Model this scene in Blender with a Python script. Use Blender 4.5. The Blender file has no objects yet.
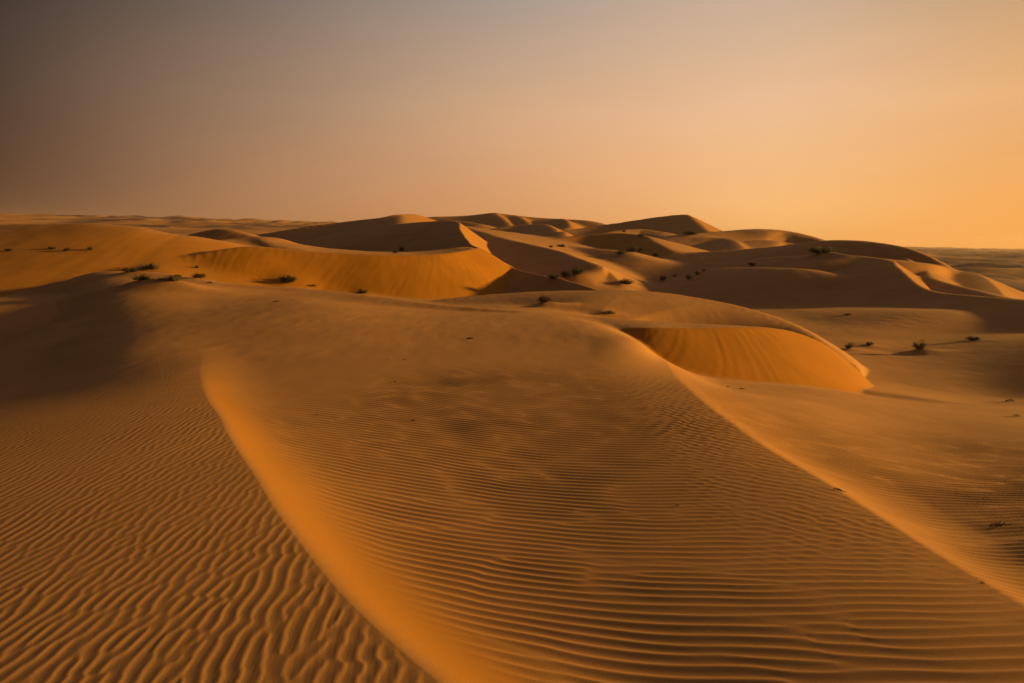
import bpy, math, os
import numpy as np
from mathutils import Matrix, Vector

# ------------------------------------------------------------------ camera geometry
W, H, F = 1024, 683, 680.0
ROLL = 0.0200
PITCH = math.atan((341.5 - 237.0) / F)
cp, sp, cr, sr = math.cos(PITCH), math.sin(PITCH), math.cos(ROLL), math.sin(ROLL)
Fw = np.array([0, cp, -sp]); Rt = np.array([1.0, 0, 0]); Up = np.array([0, sp, cp])
Xc = cr * Rt + sr * Up
Yc = -sr * Rt + cr * Up

def ray(u, v):
    return Fw + (u - 512) / F * Xc + (341.5 - v) / F * Yc

def PY(u, v, y):
    d = ray(u, v)
    return d * (y / d[1])

def PZ(u, v, z):
    d = ray(u, v)
    return d * (z / d[2])

LOW = 1.0

# ------------------------------------------------------------------ spectral noise
def spec_noise(n, beta, seed, lo=1, hi=1e9):
    rng = np.random.default_rng(seed)
    k = np.fft.fftfreq(n) * n
    kx, ky = np.meshgrid(k, k, indexing='ij')
    kk = np.hypot(kx, ky)
    a = np.zeros_like(kk)
    m = (kk >= lo) & (kk <= hi)
    a[m] = kk[m] ** (-beta)
    ph = rng.standard_normal((n, n)) + 1j * rng.standard_normal((n, n))
    f = np.fft.ifft2(ph * a).real
    return (f / f.std()).astype(np.float32)

def sample(tex, x, y):
    """bilinear, periodic; x, y in texels"""
    n0, n1 = tex.shape
    xf = np.floor(x); yf = np.floor(y)
    fx = (x - xf).astype(np.float32); fy = (y - yf).astype(np.float32)
    i0 = np.mod(xf, n0).astype(np.int32); j0 = np.mod(yf, n1).astype(np.int32)
    i1 = (i0 + 1) % n0; j1 = (j0 + 1) % n1
    return (tex[i0, j0] * (1 - fx) * (1 - fy) + tex[i1, j0] * fx * (1 - fy)
            + tex[i0, j1] * (1 - fx) * fy + tex[i1, j1] * fx * fy)

N_SOFT = spec_noise(512, 2.0, 1, 2, 40)
N_FINE = spec_noise(512, 1.2, 2, 4, 200)
N_STREAK = spec_noise(512, 0.5, 3, 16, 190)

def smooth(a, b, x):
    t = np.clip((x - a) / (b - a), 0, 1)
    return t * t * (3 - 2 * t)

# ------------------------------------------------------------------ base land
def tps_fit(P, z, lam=1e-4):
    n = len(P)
    d2 = ((P[:, None] - P[None]) ** 2).sum(-1)
    K = 0.5 * d2 * np.log(d2 + 1e-9)
    A = np.zeros((n + 3, n + 3))
    A[:n, :n] = K + lam * np.eye(n)
    A[:n, n] = 1; A[:n, n + 1:] = P
    A[n, :n] = 1; A[n + 1:, :n] = P.T
    return np.linalg.solve(A, np.concatenate([z, np.zeros(3)]))

def warp_xy(x, y):
    r = np.hypot(x, y) + 1.5
    s = np.log(r / 1.5) / (r - 1.5 + 1e-6)
    return x * s, y * s

BASE = []
def bz(u, v, z): BASE.append(PZ(u, v, z))
def bx(x, y, z): BASE.append(np.array([x, y, z]))
# under the camera and behind it
bx(0, 0.3, -2.05); bx(0, -6, -2.3); bx(-5, -5, -2.6); bx(5, -5, -2.5); bx(-10, 0, -3.0); bx(12, 0, -2.6)
bx(0, -30, -4); bx(-30, -20, -5); bx(30, -20, -5)
# trough between the two near ridges
bz(560, 683, -2.10); bz(420, 560, -2.22); bz(320, 470, -2.28); bz(265, 410, -2.34)
bz(800, 683, -2.25); bz(700, 500, -2.5)
# plateau
bz(230, 345, -2.42); bz(300, 330, -2.38); bz(400, 340, -2.36); bz(500, 345, -2.36); bz(590, 345, -2.36); bz(555, 340, -2.36)
bz(600, 325, -2.46); bz(640, 342, -2.46); bz(400, 318, -2.42); bz(520, 320, -2.45); bz(300, 300, -2.47); bz(200, 305, -2.55)
# slope going down to the left
bz(0, 683, -2.10); bz(0, 560, -2.25); bz(0, 470, -2.5); bz(0, 400, -3.15); bz(0, 350, -4.3); bz(80, 320, -3.0)
bz(100, 360, -2.6); bz(0, 310, -5.6); bz(-200, 400, -4.4); bz(-200, 330, -7.0)
bz(0, 292, -5.4); bz(60, 284, -2.9); bz(0, 274, -3.6); bz(100, 272, -2.7); bz(-200, 280, -4.4)
# right flank of the near dune : a shallow trough, then rising to the right, then falling to the hollow
bz(1000, 580, -2.05); bz(920, 520, -2.25); bz(840, 462, -2.36); bz(780, 420, -2.58)
bz(1024, 530, -2.15); bz(1024, 470, -2.50); bz(940, 450, -2.75); bz(860, 430, -2.8); bz(1000, 425, -3.1); bz(900, 412, -3.6)
bz(1000, 408, -3.9); bz(740, 393, -2.72); bz(800, 403, -2.9); bz(800, 394, -3.95); bz(850, 395, -4.35); bz(720, 402, -2.5); bx(6, 18.6, -4.1); bx(4.6, 17.2, -3.75); bz(1200, 560, -1.9); bz(1200, 470, -2.3); bz(1300, 430, -3.2)
bz(870, 389, -5.05); bz(930, 385, -5.2); bz(1020, 392, -4.85); bz(900, 360, -5.7); bx(22, 32, -5.35); bx(25, 31, -4.7); bx(30, 30, -4.0); bz(850, 333, -5.9)
bz(1000, 325, -5.6); bz(1250, 350, -4.6)
# hollows beyond the plateau
bz(440, 301, -4.75); bz(500, 296, -4.8); bz(560, 290, -5.0); bz(300, 291, -4.6); bz(220, 283, -3.6); bz(650, 297, -6.3); bz(740, 308, -6.0)
bx(-30, 60, -4.2); bx(0, 65, -5.5); bx(30, 62, -6.2); bx(-60, 60, -4.5); bx(60, 50, -6.5); bx(-60, 30, -5.5)
BASE = np.array(BASE)
bw = np.stack(warp_xy(BASE[:, 0], BASE[:, 1]), 1)
TPS = tps_fit(bw, BASE[:, 2], 2e-3)

def base_near(x, y):
    wx, wy = warp_xy(x, y)
    wx = wx.astype(np.float32); wy = wy.astype(np.float32)
    z = TPS[-3] + TPS[-2] * wx + TPS[-1] * wy
    for (px, py), w in zip(bw, TPS[:-3]):
        d2 = (wx - px) ** 2 + (wy - py) ** 2
        z = z + w * 0.5 * d2 * np.log(d2 + 1e-9)
    return z

def base_far(x, y):
    r = np.hypot(x, y)
    az = np.degrees(np.arctan2(x, y))
    lr = np.log(np.maximum(r, 1))
    L = np.interp(lr, np.log([40, 60, 150, 400, 800, 1200, 2500, 4000, 30000]), [-4.5, -5, -7, -7, -5, 3, 34, 46, 60])
    C = np.interp(lr, np.log([40, 60, 150, 400, 800, 2000, 30000]), [-5, -6.2, -8.5, -8, -6, -4, -4])
    R = np.interp(lr, np.log([40, 60, 120, 160, 280, 30000]), [-5.5, -5.6, -6.5, -9, -24, -24])
    R2 = np.interp(lr, np.log([40, 60, 75, 120, 260, 30000]), [-5.5, -6.2, -8.5, -14, -24, -24])
    R = R + (R2 - R) * smooth(28.5, 33, az)
    wl = 1 - smooth(-14, -6, az)
    wr = smooth(19, 28, az)
    z = L * wl + R * wr + C * (1 - wl - wr)
    # small distant dunes
    n = sample(N_SOFT, x / 9.0, y / 9.0)
    n2 = sample(N_SOFT, x / 2.6 + 77, y / 2.0)
    rid = 1.4 - np.abs(n) * 1.2 - np.abs(n2) * 0.7
    amp = smooth(110, 900, r) * (5.0 - 1.0 * wl + 2.5 * wr) * (1 - 0.75 * (1 - wl - wr))
    return z + amp * rid + wl * smooth(900, 1800, r) * np.maximum(sample(N_FINE, x / 14 + 40, y / 22), 0) * 3.5

def base(x, y):
    r = np.hypot(x, y)
    t = smooth(45, 80, r)
    z = np.empty_like(x)
    near = t < 1
    z[:] = base_far(x, y)
    if near.any():
        zn = base_near(x[near], y[near])
        z[near] = zn * (1 - t[near]) + z[near] * t[near]
    z += sample(N_SOFT, x / 0.12, y / 0.12) * 0.010 * smooth(1, 10, r)
    z += sample(N_SOFT, x / 0.6 + 31, y / 0.6) * 0.05 * smooth(8, 40, r)
    return z

# ------------------------------------------------------------------ ridges (dune crests)
def catmull(P, n):
    P = np.asarray(P, float)
    Q = np.vstack([2 * P[0] - P[1], P, 2 * P[-1] - P[-2]])
    out = []
    for i in range(1, len(Q) - 2):
        p0, p1, p2, p3 = Q[i - 1], Q[i], Q[i + 1], Q[i + 2]
        for t in np.arange(n) / n:
            out.append(0.5 * (2 * p1 + (p2 - p0) * t + (2 * p0 - 5 * p1 + 4 * p2 - p3) * t ** 2
                              + (3 * p1 - p0 - 3 * p2 + p3) * t ** 3))
    out.append(Q[-2])
    return np.array(out)

RIDGES = []
def ridge(name, pts, left, right, k=0.1, infl=30, mode='y', n=5, streak=0.0, attach=None, hidden=False):
    """pts (u, v, depth or height); left / right of the walking direction = (degrees, rounding, drop limit, slip)"""
    P = np.array([p if isinstance(p, np.ndarray) else (PY if mode == 'y' else PZ)(*p) for p in pts])
    RIDGES.append(dict(name=name, C=catmull(P, n), l=left, r=right, k=k, infl=infl, streak=streak, attach=attach, hidden=hidden))

def side(d, deg, rnd, lim, f):
    if isinstance(deg, tuple):
        sl = np.interp(f, np.linspace(0, 1, len(deg)), np.tan(np.radians(deg))).astype(np.float32)
    else:
        sl = math.tan(math.radians(deg))
    g = np.sqrt((sl * d) ** 2 + rnd * rnd) - rnd
    if lim:
        g = lim * (1 - np.exp(-g / lim)) + 0.07 * d
    return g

def eval_ridge(R, x, y):
    C = R['C'].astype(np.float32)
    best = np.full(x.shape, 1e12, np.float32)
    sw = np.zeros_like(best); bt = np.zeros_like(best); ws = np.zeros_like(best); cz = np.zeros_like(best)
    acc = 0.0
    for i in range(len(C) - 1):
        a, b = C[i], C[i + 1]
        dx, dy = b[0] - a[0], b[1] - a[1]
        L2 = dx * dx + dy * dy + 1e-12
        t = np.clip(((x - a[0]) * dx + (y - a[1]) * dy) / L2, 0, 1)
        ex = x - a[0] - t * dx; ey = y - a[1] - t * dy
        d2 = ex * ex + ey * ey
        np.minimum(best, d2, out=best)
        L = math.sqrt(L2)
        w = 1.0 / (d2 + 1e-3)
        lat = (ex * dy - ey * dx) / L * np.sqrt(w)           # > 0 : right side
        w *= w; w *= w; w *= L
        sw += w
        ws += w * lat
        cz += w * (a[2] + t * (b[2] - a[2]))
        bt += w * (acc + t * L)
        acc += L
    cz /= sw; bt /= sw
    d = np.sqrt(best)
    w = 0.5 + 0.5 * np.clip(ws / sw * 1.6, -1, 1)
    w = w * w * (3 - 2 * w)
    f = bt / max(acc, 1e-6)
    gl = side(d, *R['l'][:3], f); gr = side(d, *R['r'][:3], f)
    rr_ = R['r'][1]; steep = gr / (gr + 0.3 * rr_) if rr_ > 0.04 else 1.0      # loose sand only where the flank is already steep
    hl = cz - gl
    if R['attach']:
        # the windward side carries on up to an older crest behind
        A = [q for q in RIDGES if q['name'] == R['attach']][0]
        ha = np.minimum(eval_ridge(A, x, y)[0], cz + d * 0.16 + 20 * smooth(1.2, 4.0, d))
        k = R['k']; dd = np.maximum(k - np.abs(hl - ha), 0) / k
        hl = np.maximum(hl, ha) + dd * dd * k * 0.25 * smooth(0, k * 4, d)
    h = hl * (1 - w) + (cz - gr) * w
    def sl(S):
        if isinstance(S[0], tuple):
            return S[3] * smooth(7, 20, np.interp(f, np.linspace(0, 1, len(S[0])), S[0])).astype(np.float32)
        return S[3]
    if R['r'][2]:
        steep = steep * np.clip(1.15 - gr / R['r'][2], 0, 1)
    slip = sl(R['l']) * (1 - w) + sl(R['r']) * w * steep
    if R['streak']:
        st = sample(N_STREAK, (bt + 0.45 * d) / (R['streak'] * 0.7), d / (R['streak'] * 12))
        h = h + slip * st * R['streak'] * 0.020 * smooth(0.0, 4 * R['streak'], d)
    return h, slip, d

# --- near dune : soft ridge with a smooth bright flank, then the second crest to its right
ridge('near_left', [(520, 790, -1.80), (478, 725, -1.82), (440, 683, -1.83), (397, 645, -1.85), (342, 590, -1.89), (297, 530, -1.95),
                    (257, 470, -2.02), (224, 420, -2.11), (208, 388, -2.22), (201, 368, -2.36), (198, 357, -2.55)],
      ((4, 4, 4, 5, 8, 11), 0.10, 0, 0), ((31, 31, 31, 30, 25, 14, 8), 0.075, 0.31, 1), k=0.22, infl=20, mode='z')
ridge('near_right', [(1300, 790, -1.75), (1120, 672, -1.80), (1024, 612, -1.85), (940, 560, -1.94), (850, 500, -2.04), (760, 440, -2.18),
                     (705, 396, -2.28), (685, 380, -2.40), (668, 366, -2.62), (655, 356, -2.95)],
      ((4.5, 4.5, 4, 3.5, 3.5, 5), 0.05, 0, 0), ((24, 23, 21, 21, 25, 27), 0.03, 0, 0.2), k=0.2, infl=20, mode='z')
# back edge of the plateau
ridge('back_edge', [(-60, 318, 33), (0, 299, 33), (60, 282, 33.5), (100, 275.5, 34), (130, 272, 34), (160, 272.5, 34), (200, 279.5, 33), (240, 284.5, 32.5), (290, 287.5, 32), (340, 292, 30.5), (380, 297.5, 28.5), (430, 304, 26.5),
                    (480, 308.5, 25.2), (520, 312, 24.6)],
      (13, 0.15, 0, 0), ((18, 18, 18, 16, 11, 5, 3, 3, 4, 12, 25), 0.1, 0, 0), k=0.15, infl=20)
ridge('grass_mound', [(60, 303, 27), (110, 288, 28), (145, 282, 28.5), (175, 284.5, 28.5), (205, 291, 28)],
      (5, 0.05, 0, 0), (13, 0.05, 0, 0), k=0.1, infl=15)
# humped dune with the slip face
ridge('hump', [(400, 309, 33), (450, 299, 35), (500, 291.5, 37), (560, 287.5, 38), (600, 287.5, 38), (640, 288.5, 37), (690, 296, 35), (740, 306, 33), (790, 323, 30.5),
               (822, 343, 28.2), (845, 366, 26.3), PY(856, 380, 25.3) + np.array([0, 0, -0.35]), PY(861, 381, 25.1) + np.array([1.1, 0.3, -2.2]), PY(861, 381, 25.1) + np.array([2.2, .6, -5])],
      ((17, 17, 17, 18, 24, 32, 34), 0.3, 0, 0), ((1.6, 1.6, 1.6, 1.6, 1.6, 3, 12, 29, 29), 0.3, 0, 0), k=0.25, infl=25, hidden=True)
nose = PY(862, 380, 25)
tail = [nose + np.array([1.1, 0.3, -1.3]), nose + np.array([2.2, 0.6, -3.5])]
ridge('brink', [(605, 331, 20.6), (630, 327.5, 20.6), (655, 327.5, 20.5), (690, 328, 20.8), (740, 327.5, 21.8), (785, 330, 23.3), (820, 342, 24.2), (845, 360, 24.6), nose] + tail,
      ((3, 3, 4, 5, 5, 5, 8, 20), 0.1, 0, 0), ((20, 26, 29, 29), 0.02, 0, 1), k=0.12, infl=30, streak=0.09, attach='hump')
# long left dune and its slip face
ridge('left_dune', [(-250, 228, 72), (-100, 226, 67), (0, 224.5, 64), (50, 224, 63), (100, 224, 62), (140, 228, 61.5), (180, 235, 62)],
      (12, 0.3, 0, 0), ((8, 10, 12, 14, 19), 0.6, 0, 0.9), k=0.5, infl=80, streak=0.12)
ridge('left_back', [(140, 262, 58), (170, 252, 61), (205, 243, 66), (230, 239, 70), (256, 236.5, 72), (280, 238.5, 72), (305, 245, 72), (350, 250, 73), (400, 252, 76), (440, 249.5, 79), (470, 245.5, 81), (480, 246, 80)],
      (14, 0.2, 0, 0), ((16, 12, 8, 5, 5, 5, 5), 0.3, 0, 0), k=0.3, infl=40, hidden=True)
ridge('left_slip', [(90, 282, 51), (150, 269, 53.5), (200, 254, 56), (250, 246.5, 58), (296, 250, 59), (340, 252.7, 60), (390, 254.7, 61), (440, 254, 63.5), (465, 251, 67), (479, 247.5, 70)],
      ((20, 20, 10, 5, 5, 5, 10, 25), 0.2, 0, 0), ((22, 29, 29), 0.05, 0, 1), k=0.3, infl=60, streak=0.2, attach='left_back')
ridge('small_peak', [(150, 240, 118), (185, 236, 115), (222, 229, 110), (256, 237, 104)],
      (14, 0.3, 0, 0), (18, 0.3, 0, 0.5), k=0.4, infl=60)
# sinuous crest in the middle
ridge('sinuous', [(400, 224, 150), (430, 221.5, 140), (455, 221.5, 128), (458, 228, 117), (463, 238, 102), (470, 245, 92), (482, 249, 83), (497, 258.5, 74.5), (518, 269, 68.5), (548, 275.5, 63), (585, 284, 59), (620, 296, 56)],
      (33, 0.05, 0, 0.6), ((12, 14, 20, 32, 32, 28), 0.10, 0, 0), k=0.3, infl=70)
ridge('dark_wedge', [(455, 225, 215), (470, 228, 180), (485, 232.5, 150), (500, 237.5, 130), (525, 243.5, 115), (560, 252, 97), (595, 264, 82), (610, 272, 80), (620, 284, 78)],
      ((6, 6, 8, 12, 22), 0.1, 0, 0), ((10, 10, 13, 14), 0.15, 0, 0), k=0.3, infl=70)
ridge('far_spur', [(486, 215, 455), (494, 213.2, 440), (500, 216, 415), (506, 221, 392), (510, 226, 375)],
      (26, 0.5, 0, 0.5), (12, 0.5, 0, 0), k=1, infl=120)
ridge('far_spur_small', [(510, 217.5, 430), (518, 216.5, 425), (524, 219.5, 400), (530, 224, 380)],
      (26, 0.5, 0, 0.5), (12, 0.5, 0, 0), k=1, infl=100)
ridge('far_spur_right', [(545, 219.5, 400), (562, 218.8, 395), (567, 221, 370), (571, 227, 345)],
      (26, 0.5, 0, 0.5), (12, 0.5, 0, 0), k=1, infl=100)
ridge('far_low', [(425, 222, 370), (445, 219.5, 375), (462, 221, 360), (480, 224, 340)],
      (14, 0.5, 0, 0.2), (12, 0.5, 0, 0), k=1, infl=90)
ridge('mid_tip', [(478, 232, 250), (495, 228, 255), (520, 225, 260), (544, 224.3, 255), (551, 227, 235), (556, 233, 212)],
      (25, 0.3, 0, 0.5), (11, 0.3, 0, 0), k=0.6, infl=90)
ridge('mid_tip_near', [(505, 245, 195), (530, 239, 205), (550, 234, 212), (561, 231.3, 213), (565, 234, 200), (569, 241, 182)],
      (25, 0.3, 0, 0.5), (10, 0.3, 0, 0), k=0.6, infl=80)
ridge('mid_far_low', [(572, 240, 200), (590, 237, 215), (615, 231, 250), (640, 229, 262), (662, 232, 250)],
      (12, 0.3, 0, 0.2), (9, 0.4, 0, 0), k=0.6, infl=80)
ridge('grey_slope', [(230, 238, 190), (270, 233, 185), (300, 228, 185), (340, 222.5, 190), (375, 218.5, 195), (398, 215.5, 195), (402, 218, 180), (404, 223, 165)],
      (16, 0.4, 0, 0), (13, 0.4, 0, 0), k=0.5, infl=120)
ridge('bright_dome', [(385, 219, 183), (396, 215.2, 193), (406, 214.2, 204), (417, 214.8, 216), (430, 219, 235), (446, 225, 255)],
      (16, 0.3, 0, 0), (22, 0.3, 0, 0.6), k=0.4, infl=60)
ridge('far_crest', [(400, 222, 440), (425, 217.5, 440), (460, 216, 440), (490, 214.5, 440), (500, 213.5, 440), (530, 217, 430), (560, 219, 420), (590, 221, 400), (615, 228, 380)],
      (12, 1, 0, 0), (12, 1, 0, 0), k=2, infl=250)
ridge('peak', [(540, 234, 300), (600, 225.5, 330), (640, 219.5, 335), (665, 216, 335), (684, 214.5, 335), (690, 216, 322), (697, 222, 298), (709, 231.5, 265), (716, 237, 245)],
      (24, 0.4, 0, 0.6), (12, 0.4, 0, 0), k=1, infl=170)
ridge('dark_back', [(680, 235, 225), (720, 231.5, 240), (755, 229, 245), (785, 230.5, 245), (805, 235, 238), (824, 241.5, 228), (840, 250, 220)],
      ((10, 10, 10, 14, 26), 0.8, 0, 0), ((10, 10, 10, 12, 22), 0.8, 0, 0), k=0.6, infl=90)
ridge('mid_slip', [(520, 244, 165), (570, 236.5, 178), (600, 233.7, 180), (625, 233.2, 178), (645, 236, 172), (655, 242, 160), (670, 250, 148)],
      (12, 0.3, 0, 0), (17, 0.2, 0, 0.5), k=0.4, infl=80)
ridge('mid_low', [(520, 252, 150), (560, 246.5, 150), (600, 249, 138), (618, 251, 132), (640, 258, 120)],
      (10, 0.3, 0, 0), (10, 0.3, 0, 0.2), k=0.4, infl=60)
ridge('mid_right', [(650, 241, 210), (690, 237.5, 215), (725, 238, 212), (737, 241, 200), (744, 248, 180)],
      (22, 0.2, 0, 0.6), (10, 0.3, 0, 0), k=0.4, infl=80)
ridge('mid_right_low', [(735, 243, 200), (765, 240, 205), (790, 243, 205), (815, 249, 195)],
      (10, 0.3, 0, 0), (10, 0.3, 0, 0), k=0.4, infl=80)
ridge('long_crest', [(590, 262, 150), (640, 255.5, 152), (700, 252, 145), (770, 247.5, 133), (820, 241.5, 124), (850, 240.3, 115), (880, 243, 108), (910, 250, 101), (940, 265, 94), (950, 275, 91)],
      ((12, 12, 12, 14, 24, 30), 0.4, 0, 0), ((8, 7.5, 8, 10, 14, 25), 0.4, 0, 0), k=0.5, infl=90)
# dark dune with the bowl
ridge('dark_front', [(640, 291, 100), (690, 278, 96), (705, 271, 94), (728, 267.8, 90), (770, 267.5, 84), (805, 269, 79), (835, 275, 75), (858, 284, 72), (880, 298, 69)],
      (8, 0.2, 0, 0), ((10, 10, 11, 12), 0.3, 0, 0), k=0.4, infl=75)
ridge('dark_crest', [(700, 264, 116), (735, 261.5, 110), (770, 257.5, 104), (830, 255, 94), (870, 257, 86), (893, 260.5, 80), (897, 264, 77), (904, 271.5, 72), (918, 284, 66), (940, 292, 62.5),
                     (980, 296, 58), (1030, 299.5, 53), (1120, 306, 46), (1250, 320, 40)],
      (33, 0.06, 0, 0.4), (12, 0.12, 0, 0), k=0.2, infl=60)
ridge('bowl_spur', [(905, 258.5, 94), (915, 263, 89), (925, 270, 83), (932, 277, 77), (950, 283.5, 71.5), (976, 289.5, 66), (998, 295.5, 61), (1030, 302, 56)],
      ((28, 28, 22, 14, 11), 0.1, 0, 0.2), (13, 0.12, 0, 0), k=0.22, infl=50)
ridge('bowl_rim', [(860, 256.5, 88), (893, 259.5, 88), (925, 264.5, 94), (955, 270.5, 94), (975, 274, 90), (990, 284, 79), (1003, 295, 68), (1015, 304, 60)],
      ((14, 18, 26, 32, 32), 0.12, 0, 0.3), (7, 0.2, 0, 0.4), k=0.25, infl=60)
ridge('low_lit', [(840, 331, 44), (885, 325.5, 46), (930, 313.5, 50), (980, 311, 52), (1040, 311, 52), (1200, 316, 50)],
      (5, 0.15, 0, 0), (5, 0.1, 0, 0), k=0.15, infl=30)
ridge('low_dark', [(838, 346, 38), (870, 343.5, 39), (920, 343, 40), (970, 339.5, 41.5), (1040, 339, 42), (1200, 342, 42)],
      (3, 0.1, 0, 0), (9, 0.05, 0, 0), k=0.1, infl=25)
ridge('faint_brink', [(850, 389, -4.55), (900, 396, -4.5), (960, 405, -4.42), (1020, 413, -4.38), (1200, 440, -4.2)],
      (8, 0.03, 0, 0), (2, 0.05, 0, 0), k=0.06, infl=20, mode='z')

def terrain(x, y):
    x = np.asarray(x, np.float32); y = np.asarray(y, np.float32)
    z = base(x, y).astype(np.float32)
    slip = np.zeros_like(z)
    # every crest wanders a little
    r = np.hypot(x, y)
    wa = (0.010 * np.minimum(r, 60) + 0.014 * np.minimum(r, 7)) * smooth(0.5, 4, r)
    cl = 1 - 0.8 * smooth(12, 30, r)
    px = x + wa * (sample(N_SOFT, x / 0.10 + 11, y / 0.10 + 5) * 0.35 * cl + sample(N_SOFT, x / 0.5 + 11, y / 0.5 + 5) * 0.3 * smooth(15, 40, r))
    py = y + wa * (sample(N_SOFT, x / 0.10 + 91, y / 0.10 + 55) * 0.35 * cl + sample(N_SOFT, x / 0.5 + 71, y / 0.5 + 25) * 0.3 * smooth(15, 40, r))
    for R in RIDGES:
        if R['hidden']: continue
        C = R['C']; e = R['infl']
        m = ((x > C[:, 0].min() - e) & (x < C[:, 0].max() + e) & (y > C[:, 1].min() - e) & (y < C[:, 1].max() + e))
        if not m.any():
            continue
        xs, ys = px[m], py[m]
        h, s, d = eval_ridge(R, xs, ys)
        # fade out towards the limit of influence
        k = R['k']
        a = z[m]
        dd = np.maximum(k - np.abs(a - h), 0) / k
        fd = 1 - smooth(e * 0.35, e, d)
        z[m] = a + (np.maximum(a, h) + dd * dd * k * 0.25 - a) * fd
        wgt = smooth(-0.5 * k, 0.5 * k, h - a) * fd
        slip[m] = slip[m] * (1 - wgt) + s * wgt
    # wind streaks and shallow undulations on the open sand
    open_ = 1 - np.clip(slip, 0, 1)
    z += open_ * (sample(N_FINE, x / 0.10, y / 0.22) * 0.0035 * smooth(7, 18, r) * (1 - smooth(60, 120, r))
                  + sample(N_FINE, x / 0.5 + 60, y / 0.9) * 0.016 * smooth(35, 80, r) * (1 - smooth(400, 700, r)))
    return z, slip

# ------------------------------------------------------------------ where the plants stand
YS = np.exp(np.linspace(math.log(2.0), math.log(900.0), 2400))
def ground_hit(u, v):
    d = ray(u, v)
    z, _ = terrain(d[0] / d[1] * YS, YS)
    zr = d[2] / d[1] * YS
    i = int(np.argmax(z > zr))
    if i == 0:
        i = int(np.argmin(zr - z + (YS < 10) * 99))
    a = (zr[i - 1] - z[i - 1]) / max((zr[i - 1] - z[i - 1]) - (zr[i] - z[i]), 1e-6)
    yy = YS[i - 1] + np.clip(a, 0, 1) * (YS[i] - YS[i - 1])
    return d[0] / d[1] * yy, yy

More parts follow.
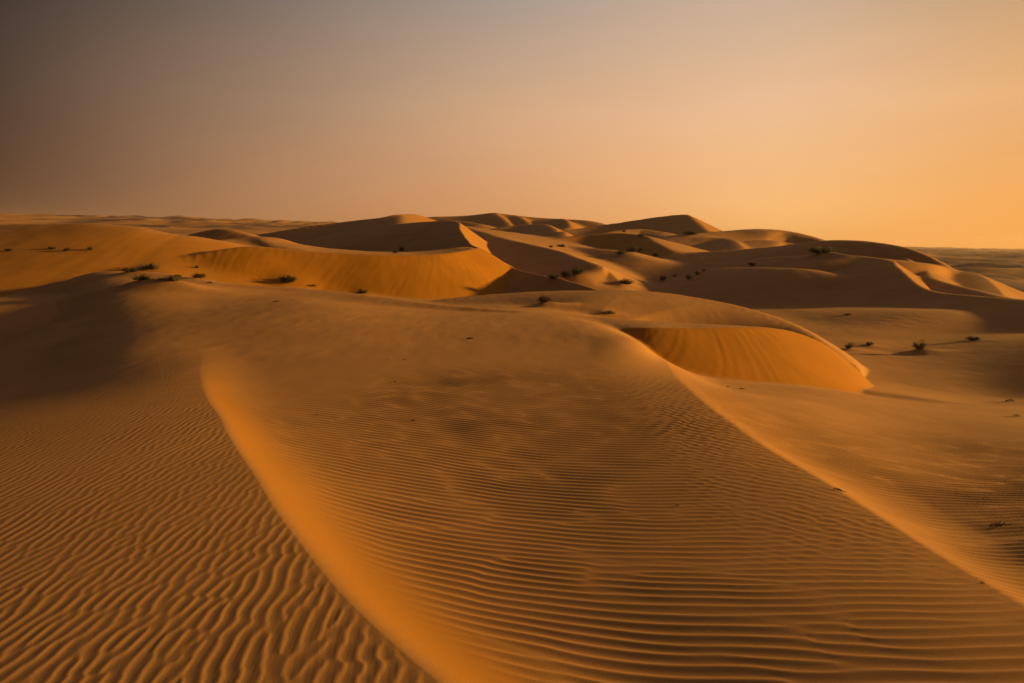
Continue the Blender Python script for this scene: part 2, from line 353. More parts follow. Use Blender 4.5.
# (u, v, width px, height px, kind, mound, label)
PLANTS = [
 (131, 273, 13, 4, 'shrub', .3, 'low dark shrub at the left end of the grassy rise'),
 (151, 271, 20, 7, 'grass', .4, 'tall green grass clump on the crest of the left grassy rise'),
 (144, 282, 22, 7, 'grass', .5, 'yellowish grass clump on the near mound, left of its dark neighbour'),
 (171, 285, 24, 6, 'grass', .6, 'dark spreading grass clump on the right side of the near mound'),
 (178, 276, 10, 3, 'grass', 0, 'small pale tuft behind the dark grass clump on the mound'),
 (198, 279, 13, 5, 'shrub', .3, 'round little shrub at the right end of the grassy rise'),
 (210, 283, 7, 2.5, 'grass', 0, 'tiny dry tuft just right of the round little shrub on the rise'),
 (197, 268, 4.5, 3, 'shrub', 0, 'lone reddish speck of a shrub low on the bright left slope'),
 (9, 251, 6, 2.5, 'shrub', 0, 'faint tiny shrub on the left slope at the picture edge'),
 (52, 249, 6, 2.5, 'shrub', 0, 'flat tiny shrub first in the short row on the left slope'),
 (66, 251, 6, 3.5, 'shrub', 0, 'darkest tiny shrub in the middle of the row on the left slope'),
 (90, 250, 6, 3.5, 'shrub', 0, 'tiny shrub at the right end of the row on the left slope'),
 (289, 284, 20, 6, 'shrub', .4, 'wide dark shrub on the edge below the long orange slip face'),
 (313, 287, 9, 2.5, 'grass', 0, 'flat dry tuft just right of the wide dark shrub'),
 (363, 294, 10, 4.5, 'shrub', .3, 'small dark shrub standing where the plateau edge dips under the orange slip face'),
 (275, 302, 12, 2.5, 'twig', 0, 'flat scatter of dry twigs on the plateau below the wide dark shrub'),
 (395, 253, 6, 3, 'shrub', 0, 'small shrub on the flat top behind the long slip face, the lower of two'),
 (402, 250.5, 7, 4, 'shrub', 0, 'small shrub on the flat top behind the long slip face, the taller of two'),
 (543, 307, 17, 7, 'shrub', .9, 'dark shrub with a sand tail in the hollow of the humped dune'),
 (609, 314, 16, 4, 'grass', .4, 'low wiry tuft at the shaded fold above the fan shaped slip face'),
 (553, 280, 13, 6, 'shrub', .3, 'leftmost dark bush of three crowded behind the humped dune'),
 (566, 279, 12, 7, 'shrub', .3, 'middle bush of three crowded behind the humped dune'),
 (577, 277, 17, 8, 'shrub', .3, 'largest bush of three crowded behind the humped dune'),
 (627, 286, 15, 6, 'shrub', .4, 'single bush peeking over the right part of the humped dune'),
 (620, 255, 13, 4, 'shrub', .3, 'low left bush of the dark clump on the middle crest'),
 (631, 253, 13, 6, 'shrub', .3, 'full round bush at the centre of the dark clump on the middle crest'),
 (639, 251.5, 8, 4.5, 'shrub', .2, 'right hand bush of the dark clump on the middle crest'),
 (656, 256, 9, 3.5, 'shrub', .2, 'small bush alone just right of the dark clump on the middle crest'),
 (662, 281, 8, 6, 'shrub', .2, 'upright bush apart on the dark slope left of the climbing chain'),
 (689, 280, 9, 7, 'shrub', .2, 'lowest and biggest bush of the chain climbing the dark dune'),
 (697.5, 275, 8, 5, 'shrub', .2, 'second bush up in the chain climbing the dark dune'),
 (704, 271.5, 5, 3.5, 'shrub', .1, 'topmost speck of a bush in the chain climbing the dark dune'),
 (675, 276, 5, 2, 'grass', 0, 'faint tuft on the dark slope between the upright bush and the chain'),
 (752, 267, 10, 4, 'shrub', .5, 'small bush on the pale strip above the long dark dune'),
 (820, 256, 22, 5.5, 'shrub', .6, 'broad dark bush on a sand mound at the crest of the bowl dune'),
 (690, 236, 15, 4.5, 'shrub', .4, 'far bush on a rise below the highest dark peak'),
 (624, 232, 5, 3, 'shrub', 0, 'tiny far bush on the dark flank left of the highest peak'),
 (641, 236, 7, 2.5, 'shrub', 0, 'tiny flat bush below the dark flank of the highest peak'),
 (551, 247.5, 5, 3, 'shrub', 0, 'tiny far bush left of a second one beside the pale middle slope'),
 (562, 247, 9, 3, 'shrub', 0, 'low far bush on the crest of the pale middle slope'),
 (848, 350, 9, 7, 'shrub', .3, 'dark bush beside the rounded nose of the orange slip face'),
 (869, 346, 8, 4, 'shrub', .3, 'low bush on a lit sand tail in the right hollow'),
 (919, 353, 13, 9, 'shrub', .5, 'biggest leaning bush in the right hollow with a long shadow'),
 (973, 341, 13, 3, 'shrub', .3, 'low spreading bush at the head of the dark strip on the right'),
 (848, 315, 9, 2.5, 'grass', 0, 'faint tuft at the foot of the dark bowl dune'),
 (1010, 402, 14, 3.5, 'twig', .2, 'upper of two low dead branches at the right edge'),
 (1017, 417, 10, 3.5, 'twig', .2, 'lower of two low dead branches at the right edge'),
 (470, 339, 14, 2.5, 'twig', 0, 'small bundle of dry twigs lying on the plateau'),
 (404, 360, 4, 2, 'twig', 0, 'right hand one of two tiny dark sticks on the plateau'),
 (387, 360, 4, 1.5, 'twig', 0, 'left hand one of two tiny dark sticks on the plateau'),
 (395, 382, 6, 2, 'twig', 0, 'short dry stick lying below the two tiny sticks'),
 (317, 415, 3, 3, 'twig', 0, 'short upright bit of stick beside the smooth bright flank'),
 (413, 421, 8, 2, 'twig', 0, 'thin dry straw lying across the ripples in the middle'),
 (838, 490, 16, 2.5, 'twig', 0, 'thin curved twig on the dark rippled sand right of the sharp crest'),
 (1000, 526, 26, 5, 'twig', 0, 'long dark branch lying on rippled sand at the right edge'),
 (728, 387, 6, 2, 'twig', 0, 'small dark stick at the foot of the fan shaped slip face'),
 (742, 389, 9, 2, 'twig', 0, 'longer dark stick at the foot of the fan shaped slip face'),
 (677, 506, 7, 3, 'twig', 0, 'bit of bark on the rippled slope left of the sharp crest'),
 (983, 584, 8, 4, 'twig', 0, 'short twig just below the sharp crest at lower right'),
]
for k, p in enumerate(PLANTS):
    x0, y0 = ground_hit(p[0], p[1])
    wm, hm = p[2] * math.hypot(x0, y0) / F, p[3] * math.hypot(x0, y0) / F * 0.88
    PLANTS[k] = dict(x=float(x0), y=float(y0), w=wm, h=hm, kind=p[4], mound=p[5], label=p[6])
MOUNDS = [(p['x'], p['y'], p['w'], p['h'] * p['mound']) for p in PLANTS if p['mound'] > 0]
_terrain0 = terrain
def terrain(x, y):
    x = np.asarray(x, np.float32); y = np.asarray(y, np.float32)
    z, sl = _terrain0(x, y)
    for mx, my, mw, mh in MOUNDS:
        R_ = mw * 6
        m = (np.abs(x - mx) < R_) & (np.abs(y - my) < R_)
        if not m.any(): continue
        dx, dy = x[m] - mx, y[m] - my
        # a hummock with a tail drawn out down wind
        tail = np.where(dx > 0, 1.6, 0.75) * mw
        z[m] += mh * np.exp(-(dx / tail) ** 2 - (dy / (0.75 * mw)) ** 2) - 0.25 * mh * np.exp(-((dx + mw) / mw) ** 2 - (dy / mw) ** 2)
    return z, sl

# ------------------------------------------------------------------ ripples
def ripple_tex(n, cell, lam, dlam, spread, seed):
    """phase of a narrow-band directional noise: crests along the second axis, with natural forks"""
    rng = np.random.default_rng(seed)
    k = np.fft.fftfreq(n, cell)
    kx, ky = np.meshgrid(k, k, indexing='ij')
    kk = np.hypot(kx, ky) + 1e-9
    ang = np.arctan2(ky, kx)
    a = np.exp(-0.5 * ((kk - 1 / lam) / (dlam / lam)) ** 2) * np.exp(-0.5 * (ang / spread) ** 2) * (kx > 0)
    f = np.fft.ifft2((rng.standard_normal((n, n)) + 1j * rng.standard_normal((n, n))) * a)
    env = np.abs(f); env = env / env.mean()
    return (f.real / np.abs(f).mean()).astype(np.float32), (f.imag / np.abs(f).mean()).astype(np.float32)

RIP_A = ripple_tex(1024, 0.02, 0.079, 0.17, 0.25, 5)
RIP_B = ripple_tex(1024, 0.02, 0.100, 0.12, 0.10, 6)
RIP_D = ripple_tex(1024, 0.02, 0.115, 0.18, 0.34, 7)

def ripple_from(T, p, q):
    re = sample(T[0], p / 0.02, q / 0.02); im = sample(T[1], p / 0.02, q / 0.02)
    env = np.sqrt(re * re + im * im)
    ph = np.arctan2(im, re)
    a = env / (env + 0.25) * 1.2
    # asymmetric crest : long windward side, short lee side
    s = np.sin(ph - 0.35 * np.sin(ph)) 
    q = np.clip(0.5 + 0.5 * s, 0, 1)
    return a * (2.1 * q ** 1.5 - 0.85)

def ripples(x, y, slip):
    r = np.hypot(x, y)
    out = np.zeros_like(x)
    m = r < 34
    xs, ys, rr = x[m], y[m], r[m]
    cr1 = np.array([R for R in RIDGES if R['name'] == 'near_left'][0]['C'])
    cr2 = np.array([R for R in RIDGES if R['name'] == 'near_right'][0]['C'])
    o1 = np.argsort(cr1[:, 1]); o2 = np.argsort(cr2[:, 1])
    x1 = np.interp(ys, cr1[o1, 1], cr1[o1, 0]); x2 = np.interp(ys, cr2[o2, 1], cr2[o2, 0])
    wx = sample(N_SOFT, xs / 0.09, ys / 0.09) * 0.06
    wy = sample(N_SOFT, xs / 0.09 + 200, ys / 0.09 + 90) * 0.05
    X = xs + wx; Y = ys + wy
    # left field : crests run away from the camera, fanning
    fan = 1 + 0.035 * (np.minimum(Y, 9) - 3.5)
    p = (X + 1.9) * fan + 0.05 * Y
    A = ripple_from(RIP_A, p, Y)
    # right field : crests run across the picture
    tX = np.linspace(-30, 30, 1201)
    tS = np.clip(0.40 - 0.19 * tX, -0.28, 0.46) * np.where(tX < 0, np.exp(-((tX / 3.2) ** 2)), 1)
    tS = np.convolve(np.pad(tS, 15, mode='edge'), np.ones(31) / 31, 'valid')
    tF = np.cumsum(tS) * (tX[1] - tX[0]); tF -= np.interp(0, tX, tF)
    c, s = math.cos(math.radians(12)), math.sin(math.radians(12))
    B = ripple_from(RIP_B, Y + np.interp(X, tX, tF).astype(np.float32), X)
    c, s = math.cos(math.radians(-8)), math.sin(math.radians(-8))
    Cc = ripple_from(RIP_B, Y * c - X * s + 5, X * c + Y * s + 3)
    c, s = math.cos(math.radians(-42)), math.sin(math.radians(-42))
    D = ripple_from(RIP_D, Y * c - X * s + 9, X * c + Y * s + 4)
    wd = smooth(-1.6, -0.5, xs - x2) * (1 - smooth(-0.05, 0.05, xs - x2)) * smooth(3.2, 5.0, ys)
    B = B * (1 - 0.65 * wd) + D * 0.4 * wd
    wl = smooth(x1 + 0.05, x1 - 0.10, xs) if False else 1 - smooth(-0.12, 0.02, xs - x1)
    B = B * (1 - 0.6 * smooth(1.3, 2.8, -xs) * smooth(7, 9, ys))
    wr = smooth(0.16, 0.62, xs - x1)
    w3 = smooth(-0.05, 0.25, xs - x2)
    val = A * wl * 0.00135 * (1 - 0.5 * smooth(14, 20, rr)) + (B * (1 - w3) * 0.0042 + Cc * w3 * 0.0055) * (1 + 0.4 * smooth(4, 8, rr)) * (1 - smooth(9.5, 15, rr)) * wr
    patch = 0.9 + 0.2 * np.clip(sample(N_SOFT, xs / 0.03 + 50, ys / 0.03), -1.2, 1.0)
    val *= patch * (1 - smooth(22, 34, rr)) * (1 - np.clip(slip[m] * 1.5 - 0.15, 0, 1))
    out[m] = val
    return out

# ------------------------------------------------------------------ terrain mesh
daz = 0.072 / LOW
az = np.arange(-40, 40 + 1e-6, daz)
side_az = np.concatenate([np.arange(40.1, 62, 0.16 / LOW), np.arange(62, 180, 2.0)])
az = np.concatenate([-side_az[::-1], az, side_az])
az = np.radians(az)
def radii():
    r = [0.35]
    while r[-1] < 9500:
        q = r[-1]
        if q < 2.2: g = 0.02
        elif q < 5: g = 0.0030
        elif q < 15: g = 0.0021
        elif q < 24: g = 0.0034
        elif q < 110: g = 0.0045
        elif q < 600: g = 0.007
        elif q < 4000: g = 0.010
        else: g = 0.03
        r.append(q * (1 + g / LOW))
    return np.array(r)
rad = radii()
RR, AA = np.meshgrid(rad, az, indexing='ij')
gx = (RR * np.sin(AA)).astype(np.float32).ravel()
gy = (RR * np.cos(AA)).astype(np.float32).ravel()
gz, gslip = terrain(gx, gy)
_r = np.hypot(gx, gy); _a = np.degrees(np.arctan2(gx, gy))
gplain = smooth(180, 320, _r) * smooth(21, 27, _a + sample(N_SOFT, gx / 9, gy / 9) * 1.0) * (1 - smooth(100, 130, _a))
gleft = smooth(700, 1100, _r) * (1 - smooth(-12, -6, _a)) * np.clip(sample(N_FINE, gx / 16, gy / 30) * 1.0 - 0.35, 0, 0.9)
gplain *= np.clip(0.75 + 0.35 * sample(N_FINE, gx / 3.0, gy / 3.0), 0, 1)
gz = gz + ripples(gx, gy, gslip)
nr, na = len(rad), len(az)
print('terrain verts', nr * na)

def build_sheet(name, co, quads, attrs, mat):
    me = bpy.data.meshes.new(name)
    me.vertices.add(len(co)); me.vertices.foreach_set('co', co.astype(np.float32).ravel())
    nf = len(quads)
    me.loops.add(nf * 4); me.loops.foreach_set('vertex_index', quads.astype(np.int32).ravel())
    me.polygons.add(nf)
    me.polygons.foreach_set('loop_start', np.arange(0, nf * 4, 4, dtype=np.int32))
    me.polygons.foreach_set('loop_total', np.full(nf, 4, np.int32))
    me.polygons.foreach_set('use_smooth', np.ones(nf, bool))
    me.update(calc_edges=True)
    for k, v in attrs.items():
        a = me.attributes.new(k, 'FLOAT', 'POINT'); a.data.foreach_set('value', v.astype(np.float32))
    me.materials.append(mat)
    o = bpy.data.objects.new(name, me)
    bpy.context.scene.collection.objects.link(o)
    return o

# ------------------------------------------------------------------ materials
def nd(nt, typ, **kw):
    n = nt.nodes.new(typ)
    for k, v in kw.items():
        setattr(n, k, v)
    return n

def sand_material():
    m = bpy.data.materials.new('sand'); m.use_nodes = True
    nt = m.node_tree; L = nt.links
    b = nt.nodes['Principled BSDF']
    b.inputs['Roughness'].default_value = 0.95
    b.inputs['Specular IOR Level'].default_value = 0.08
    geo = nd(nt, 'ShaderNodeNewGeometry')
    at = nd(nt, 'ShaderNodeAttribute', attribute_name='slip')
    n1 = nd(nt, 'ShaderNodeTexNoise'); n1.inputs['Scale'].default_value = 0.35; n1.inputs['Detail'].default_value = 6
    n2 = nd(nt, 'ShaderNodeTexNoise'); n2.inputs['Scale'].default_value = 160; n2.inputs['Detail'].default_value = 3
    L.new(geo.outputs['Position'], n1.inputs['Vector']); L.new(geo.outputs['Position'], n2.inputs['Vector'])
    pl = nd(nt, 'ShaderNodeAttribute', attribute_name='plain')
    base0 = nd(nt, 'ShaderNodeMix', data_type='RGBA')
    base0.inputs['A'].default_value = (0.465, 0.228, 0.068, 1)
    base0.inputs['B'].default_value = (0.090, 0.054, 0.044, 1)
    L.new(pl.outputs['Fac'], base0.inputs['Factor'])
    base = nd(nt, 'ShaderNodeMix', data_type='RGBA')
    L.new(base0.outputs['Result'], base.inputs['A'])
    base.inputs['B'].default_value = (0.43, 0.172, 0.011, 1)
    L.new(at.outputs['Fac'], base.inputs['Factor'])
    v = nd(nt, 'ShaderNodeMapRange'); v.inputs['From Min'].default_value = 0.3; v.inputs['From Max'].default_value = 0.7
    v.inputs['To Min'].default_value = 0.90; v.inputs['To Max'].default_value = 1.08
    L.new(n1.outputs['Fac'], v.inputs['Value'])
    g = nd(nt, 'ShaderNodeMapRange'); g.inputs['From Min'].default_value = 0.3; g.inputs['From Max'].default_value = 0.7
    g.inputs['To Min'].default_value = 0.88; g.inputs['To Max'].default_value = 1.12
    L.new(n2.outputs['Fac'], g.inputs['Value'])
    mu = nd(nt, 'ShaderNodeMath', operation='MULTIPLY'); L.new(v.outputs[0], mu.inputs[0]); L.new(g.outputs[0], mu.inputs[1])
    mix = nd(nt, 'ShaderNodeVectorMath', operation='SCALE')
    L.new(base.outputs['Result'], mix.inputs[0]); L.new(mu.outputs[0], mix.inputs['Scale'])
    L.new(mix.outputs[0], b.inputs['Base Color'])
    bump = nd(nt, 'ShaderNodeBump'); bump.inputs['Strength'].default_value = 0.25; bump.inputs['Distance'].default_value = 0.004
    L.new(n2.outputs['Fac'], bump.inputs['Height']); L.new(bump.outputs[0], b.inputs['Normal'])
    return m

SAND = sand_material()
ii = np.arange(nr - 1)[:, None] * na
jj = np.arange(na)[None, :]
j2 = (jj + 1) % na
quads = np.stack([ii + jj, ii + jj + na, ii + j2 + na, ii + j2], -1).reshape(-1, 4)[:, ::-1]
co = np.stack([gx, gy, gz], 1)
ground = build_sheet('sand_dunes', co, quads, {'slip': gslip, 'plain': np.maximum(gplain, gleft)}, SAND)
ground['kind'] = 'structure'
ground['label'] = 'rippled orange desert dunes reaching to the horizon'

# ------------------------------------------------------------------ plants
import random
def plant_material(name, c1, c2):
    m = bpy.data.materials.new(name); m.use_nodes = True
    nt = m.node_tree; L = nt.links; b = nt.nodes['Principled BSDF']
    b.inputs['Roughness'].default_value = 0.8; b.inputs['Specular IOR Level'].default_value = 0.2
    geo = nd(nt, 'ShaderNodeNewGeometry'); n = nd(nt, 'ShaderNodeTexNoise'); n.inputs['Scale'].default_value = 9
    L.new(geo.outputs['Position'], n.inputs['Vector'])
    mx = nd(nt, 'ShaderNodeMix', data_type='RGBA'); mx.inputs['A'].default_value = c1 + (1,); mx.inputs['B'].default_value = c2 + (1,)
    f = nd(nt, 'ShaderNodeMapRange'); f.inputs['From Min'].default_value = 0.35; f.inputs['From Max'].default_value = 0.65
    L.new(n.outputs['Fac'], f.inputs['Value']); L.new(f.outputs[0], mx.inputs['Factor']); L.new(mx.outputs['Result'], b.inputs['Base Color'])
    return m
M_LEAF = plant_material('grey_green_leaves', (0.028, 0.022, 0.011), (0.052, 0.040, 0.019))
M_STEM = plant_material('dry_wood', (0.060, 0.038, 0.022), (0.11, 0.075, 0.045))
M_GRASS = plant_material('grass_blades', (0.062, 0.056, 0.018), (0.13, 0.10, 0.035))

class Mesh:
    def __init__(self): self.v = []; self.f = []
    def ribbon(self, pts, w0, w1, side_):
        n0 = len(self.v); n = len(pts)
        for i, p in enumerate(pts):
            w_ = w0 + (w1 - w0) * i / (n - 1)
            self.v += [tuple(p - side_ * w_ / 2), tuple(p + side_ * w_ / 2)]
        for i in range(n - 1):
            a = n0 + 2 * i; self.f.append((a, a + 1, a + 3, a + 2))
    def tube(self, pts, r0, r1, k=5):
        n0 = len(self.v); n = len(pts)
        for i, p in enumerate(pts):
            d = (pts[min(i + 1, n - 1)] - pts[max(i - 1, 0)]).normalized()
            u_ = d.orthogonal().normalized(); w_ = d.cross(u_)
            r = r0 + (r1 - r0) * i / (n - 1)
            for j in range(k):
                t = 2 * math.pi * j / k
                self.v.append(tuple(p + u_ * (r * math.cos(t)) + w_ * (r * math.sin(t))))
        for i in range(n - 1):
            for j in range(k):
                a = n0 + i * k + j; b_ = n0 + i * k + (j + 1) % k
                self.f.append((a, b_, b_ + k, a + k))
        self.f.append(tuple(n0 + j for j in range(k))[::-1]); self.f.append(tuple(n0 + (n - 1) * k + j for j in range(k)))
    def leaf(self, p, d, u_, l, w_):
        n0 = len(self.v)
        self.v += [tuple(p), tuple(p + d * l * .5 + u_ * w_ / 2), tuple(p + d * l), tuple(p + d * l * .5 - u_ * w_ / 2)]
        self.f.append((n0, n0 + 1, n0 + 2, n0 + 3))
    def build(self, name, mat, parent):
        me = bpy.data.meshes.new(name); me.from_pydata(self.v, [], self.f); me.materials.append(mat); me.update()
        o = bpy.data.objects.new(name, me); bpy.context.scene.collection.objects.link(o); o.parent = parent
        return o

def rv(rnd): return Vector((rnd.gauss(0, 1), rnd.gauss(0, 1), rnd.gauss(0, 1))).normalized()

def make_shrub(p, rnd, root):
    st, lf = Mesh(), Mesh()
    R_, Hh = p['w'] / 2, p['h']
    n = 26
    lean = Vector((rnd.uniform(-.25, .25), rnd.uniform(-.2, .2), 0))
    px = math.hypot(p['x'], p['y']) / F            # one picture point at that distance, in metres
    for i in range(n):
        a = rnd.uniform(0, 2 * math.pi); q = math.sqrt(rnd.random())
        tip = Vector((math.cos(a) * R_ * q, math.sin(a) * R_ * q * .8, Hh * (1.0 - .55 * q * q) * rnd.uniform(.55, 1.12))) + lean * Hh
        b0 = Vector((tip.x * .18, tip.y * .18, -0.06 * Hh - .02))
        mid = (b0 + tip) / 2 + rv(rnd) * R_ * .12 + Vector((0, 0, Hh * .08))
        st.tube([b0, mid, tip], 0.022 * R_ + .003, 0.008 * R_ + .001, 4)
        for j in range(44):
            t = rnd.uniform(.25, 1.05)
            c = (b0 * (1 - t) + tip * t) + rv(rnd) * R_ * .16
            if c.z < 0: c.z = abs(c.z) * .3
            d = (rv(rnd) + Vector((0, 0, .5))).normalized(); u_ = d.orthogonal().normalized()
            s_ = R_ * rnd.uniform(.09, .17)
            lf.leaf(c, d, u_, s_, s_ * .42)
    st.build('stems', M_STEM, root); lf.build('foliage', M_LEAF, root)

def make_grass(p, rnd, root):
    g, dr = Mesh(), Mesh()
    R_, Hh = p['w'] / 2, p['h']
    for i in range(170):
        a = rnd.uniform(0, 2 * math.pi); q = math.sqrt(rnd.random())
        b0 = Vector((math.cos(a) * R_ * q * .75, math.sin(a) * R_ * q * .6, -.03))
        out = Vector((math.cos(a), math.sin(a), 0)) * R_ * rnd.uniform(.1, .5) + Vector((rnd.gauss(-.08, .12), rnd.gauss(0, .1), 0)) * R_
        hh = Hh * rnd.uniform(.45, 1.25) * (1 - .45 * q)
        pts = [b0, b0 + out * .25 + Vector((0, 0, hh * .55)), b0 + out * .6 + Vector((0, 0, hh * .9)), b0 + out + Vector((0, 0, hh * rnd.uniform(.75, 1.05)))]
        sd_ = Vector((math.cos(a + 1.2), math.sin(a + 1.2), 0))
        (g if rnd.random() < .72 else dr).ribbon(pts, R_ * .05 + .004, R_ * .008, sd_)
    g.build('blades', M_GRASS, root); dr.build('dead_stalks', M_STEM, root)

def make_twig(p, rnd, root, sl):
    st = Mesh(); Lh = p['w'] / 2
    n = 3 if p['w'] < .12 else 6
    for i in range(n):
        a = rnd.uniform(-.5, .5) + (math.pi if rnd.random() < .5 else 0)
        l = Lh * rnd.uniform(.6, 1.0)
        d = Vector((math.cos(a), math.sin(a), 0))
        h0 = p['h'] * rnd.uniform(.2, .9)
        off = Vector((rnd.uniform(-.3, .3) * Lh, rnd.uniform(-.3, .3) * Lh, 0))
        pts = [off - d * l * .5 + Vector((0, 0, .0)), off + Vector((0, 0, h0 * .7)) + rv(rnd) * l * .08, off + d * l * .6 + Vector((0, 0, h0 * rnd.uniform(.2, 1)))]
        for q in pts: q.z += sl[0] * q.x + sl[1] * q.y
        st.tube(pts, .018 * Lh + .003, .008 * Lh + .0012, 5)
    st.build('sticks', M_STEM, root)

CATS = {'shrub': ('desert_shrub', 'shrub', 'desert shrubs scattered on the dunes'), 'grass': ('grass_tuft', 'grass tuft', 'grass tufts growing on the sand'),
        'twig': ('dry_twig', 'dry twigs', 'dead twigs lying on the sand')}
for k, p in enumerate(PLANTS):
    rnd = random.Random(100 + k)
    e = .05
    tz, _ = terrain(np.array([p['x'], p['x'] + e, p['x']]), np.array([p['y'], p['y'], p['y'] + e]))
    nm, cat, grp = CATS[p['kind']]
    root = bpy.data.objects.new(nm, None); sc_ = bpy.context.scene.collection; sc_.objects.link(root)
    root.empty_display_size = .1
    root.location = (p['x'], p['y'], float(tz[0]))
    root['label'] = p['label']; root['category'] = cat; root['group'] = grp
    if p['kind'] == 'shrub': make_shrub(p, rnd, root)
    elif p['kind'] == 'grass': make_grass(p, rnd, root)
    else: make_twig(p, rnd, root, (float(tz[1] - tz[0]) / e, float(tz[2] - tz[0]) / e))

# ------------------------------------------------------------------ sky, sun, camera
SUN_AZ, SUN_EL = math.radians(78), math.radians(9)
sc = bpy.context.scene
w = bpy.data.worlds.new('World'); sc.world = w; w.use_nodes = True
nt = w.node_tree; L = nt.links
bg = nt.nodes['Background']
sky = nd(nt, 'ShaderNodeTexSky', sky_type='NISHITA')
sky.sun_disc = False; sky.sun_elevation = SUN_EL; sky.sun_rotation = SUN_AZ; sky.dust_density = 6; sky.air_density = 1.5
tc = nd(nt, 'ShaderNodeTexCoord')
sep = nd(nt, 'ShaderNodeSeparateXYZ'); L.new(tc.outputs['Generated'], sep.inputs[0])
# angle from the far side of the sky (0) to the sun side (1), and height above the horizon
at2 = nd(nt, 'ShaderNodeMath', operation='ARCTAN2'); L.new(sep.outputs['X'], at2.inputs[0])
ab = nd(nt, 'ShaderNodeMath', operation='MAXIMUM'); L.new(sep.outputs['Y'], ab.inputs[0]); ab.inputs[1].default_value = -5
L.new(ab.outputs[0], at2.inputs[1])
azn = nd(nt, 'ShaderNodeMapRange'); L.new(at2.outputs[0], azn.inputs['Value'])
azn.inputs['From Min'].default_value = -math.pi; azn.inputs['From Max'].default_value = math.pi
asn = nd(nt, 'ShaderNodeMath', operation='ARCSINE'); L.new(sep.outputs['Z'], asn.inputs[0])
eln = nd(nt, 'ShaderNodeMapRange'); L.new(asn.outputs[0], eln.inputs['Value'])
eln.inputs['From Min'].default_value = 0; eln.inputs['From Max'].default_value = math.radians(30)

def srgb(c):
    c = np.array(c) / 255.0
    return tuple(np.where(c <= 0.04045, c / 12.92, ((c + 0.055) / 1.055) ** 2.4)) + (1,)

AZS = np.array([-50, -37, -29.4, -20.6, -10.7, 0, 10.7, 20.6, 37, 60])
SKY = {0: [(40, 27, 20), (82, 56, 40), (138, 98, 70), (180, 128, 86), (206, 144, 94), (226, 158, 99), (247, 177, 106), (255, 192, 110), (246, 164, 66), (252, 172, 70)],
       1: [(30, 25, 23), (60, 49, 44), (116, 93, 76), (152, 123, 99), (184, 149, 119), (212, 169, 131), (228, 182, 142), (237, 191, 149), (235, 179, 122), (238, 178, 116)],
       2: [(12, 12, 15), (28, 28, 32), (60, 58, 59), (100, 95, 94), (138, 130, 123), (160, 153, 146), (184, 166, 150), (193, 172, 153), (172, 145, 108), (160, 132, 100)]}
def ramp(row):
    r = nd(nt, 'ShaderNodeValToRGB'); r.color_ramp.interpolation = 'LINEAR'
    AZ2 = np.concatenate([[-180, -90], AZS, [95, 135, 180]])
    C2 = np.array([srgb(c)[:3] for c in SKY[row]])
    back = C2[0] * 0.9
    C2 = np.concatenate([[back, C2[0]], C2, [C2[-1] * 0.85, C2[-1] * 0.22 + back * 0.6, back]])
    fine = np.linspace(-180, 180, 721)
    cols = np.array([np.interp(fine, AZ2, C2[:, k]) for k in range(3)])
    ker = np.hanning(21); ker /= ker.sum()
    cols = np.array([np.convolve(np.pad(c, 10, mode='edge'), ker, 'valid') for c in cols])
    stops = [-180, -120, -60, -50, -45, -41] + list(np.linspace(-37, 41, 20)) + [50, 65, 85, 110, 145, 180]
    el = r.color_ramp.elements
    while len(el) < len(stops): el.new(0.5)
    for e, q in zip(el, stops):
        e.position = (q + 180) / 360
        e.color = tuple(float(np.interp(q, fine, c)) for c in cols) + (1,)
    L.new(azn.outputs[0], r.inputs[0])
    return r
lowr, midr, topr = ramp(0), ramp(1), ramp(2)
m1 = nd(nt, 'ShaderNodeMix', data_type='RGBA'); f1 = nd(nt, 'ShaderNodeMapRange', interpolation_type='LINEAR')
f1.inputs['From Min'].default_value = 0; f1.inputs['From Max'].default_value = 0.33
L.new(eln.outputs[0], f1.inputs['Value']); L.new(f1.outputs[0], m1.inputs['Factor']); L.new(lowr.outputs[0], m1.inputs['A']); L.new(midr.outputs[0], m1.inputs['B'])
m2 = nd(nt, 'ShaderNodeMix', data_type='RGBA'); f2 = nd(nt, 'ShaderNodeMapRange')
f2.inputs['From Min'].default_value = 0.33; f2.inputs['From Max'].default_value = 0.66
L.new(eln.outputs[0], f2.inputs['Value']); L.new(f2.outputs[0], m2.inputs['Factor']); L.new(m1.outputs['Result'], m2.inputs['A']); L.new(topr.outputs[0], m2.inputs['B'])
m3 = nd(nt, 'ShaderNodeMix', data_type='RGBA'); f3 = nd(nt, 'ShaderNodeMapRange', interpolation_type='SMOOTHSTEP')
f3.inputs['From Min'].default_value = math.sin(math.radians(19)); f3.inputs['From Max'].default_value = math.sin(math.radians(55))
L.new(sep.outputs['Z'], f3.inputs['Value']); L.new(f3.outputs[0], m3.inputs['Factor']); L.new(m2.outputs['Result'], m3.inputs['A']); m3.inputs['B'].default_value = (0.070, 0.074, 0.098, 1)
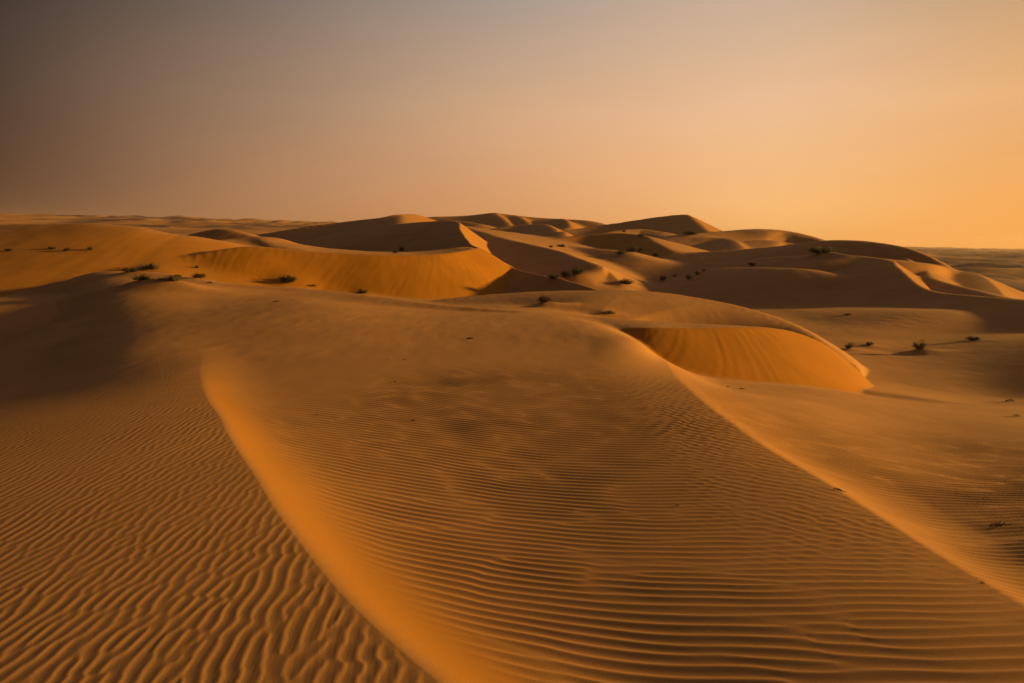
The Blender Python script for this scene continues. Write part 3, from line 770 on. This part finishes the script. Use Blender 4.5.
# the physical sky adds a little on top
dn = nd(nt, 'ShaderNodeTexNoise'); dn.inputs['Scale'].default_value = 2.2; dn.inputs['Detail'].default_value = 3
dm = nd(nt, 'ShaderNodeMapping'); dm.inputs['Scale'].default_value = (1, 1, 5); L.new(tc.outputs['Generated'], dm.inputs[0]); L.new(dm.outputs[0], dn.inputs['Vector'])
dr_ = nd(nt, 'ShaderNodeMapRange'); dr_.inputs['From Min'].default_value = 0.3; dr_.inputs['From Max'].default_value = 0.7
dr_.inputs['To Min'].default_value = 0.965; dr_.inputs['To Max'].default_value = 1.035; L.new(dn.outputs['Fac'], dr_.inputs['Value'])
dsc = nd(nt, 'ShaderNodeVectorMath', operation='SCALE'); L.new(m3.outputs['Result'], dsc.inputs[0]); L.new(dr_.outputs[0], dsc.inputs['Scale'])
skm = nd(nt, 'ShaderNodeVectorMath', operation='SCALE'); L.new(sky.outputs[0], skm.inputs[0]); skm.inputs['Scale'].default_value = 0.001
add = nd(nt, 'ShaderNodeVectorMath', operation='ADD'); L.new(dsc.outputs[0], add.inputs[0]); L.new(skm.outputs[0], add.inputs[1])
L.new(add.outputs[0], bg.inputs['Color']); bg.inputs['Strength'].default_value = 2 ** -0.6

# the dusty air
hz_v = [(x, y, z) for z in (-40.0, 130.0) for y in (-10000.0, 10000.0) for x in (-10000.0, 10000.0)]
hm = bpy.data.meshes.new('haze'); hm.from_pydata(hz_v, [], [(0, 2, 3, 1), (4, 5, 7, 6), (0, 1, 5, 4), (2, 6, 7, 3), (0, 4, 6, 2), (1, 3, 7, 5)])
mh = bpy.data.materials.new('dusty_air'); mh.use_nodes = True
mh.node_tree.nodes.remove(mh.node_tree.nodes['Principled BSDF'])
pv = mh.node_tree.nodes.new('ShaderNodeVolumePrincipled'); pv.inputs['Density'].default_value = 0.00008
pv.inputs['Color'].default_value = (0.85, 0.62, 0.52, 1); pv.inputs['Anisotropy'].default_value = 0.3
mh.node_tree.links.new(pv.outputs[0], mh.node_tree.nodes['Material Output'].inputs['Volume'])
hm.materials.append(mh); ho = bpy.data.objects.new('haze', hm); sc.collection.objects.link(ho); ho['kind'] = 'stuff'
ho['label'] = 'thin warm dust haze over the whole desert'

sun = bpy.data.lights.new('sun', 'SUN'); sun.energy = 5.0; sun.angle = math.radians(3); sun.color = (1.0, 0.60, 0.16)
so = bpy.data.objects.new('sun', sun); sc.collection.objects.link(so)
sd = Vector((math.sin(SUN_AZ) * math.cos(SUN_EL), math.cos(SUN_AZ) * math.cos(SUN_EL), math.sin(SUN_EL)))
so.rotation_euler = sd.to_track_quat('Z', 'Y').to_euler()
so.location = sd * 50

cam = bpy.data.cameras.new('camera'); cam.sensor_width = 36; cam.lens = 36 * F / W
cam.clip_start = 0.05; cam.clip_end = 60000
co_ = bpy.data.objects.new('camera', cam); sc.collection.objects.link(co_)
M = Matrix(((Xc[0], Yc[0], -Fw[0]), (Xc[1], Yc[1], -Fw[1]), (Xc[2], Yc[2], -Fw[2])))
co_.matrix_world = M.to_4x4()
sc.camera = co_
sc.view_settings.view_transform = 'Standard'; sc.view_settings.look = 'None'
sc.view_settings.exposure = 0.6; sc.view_settings.gamma = 1
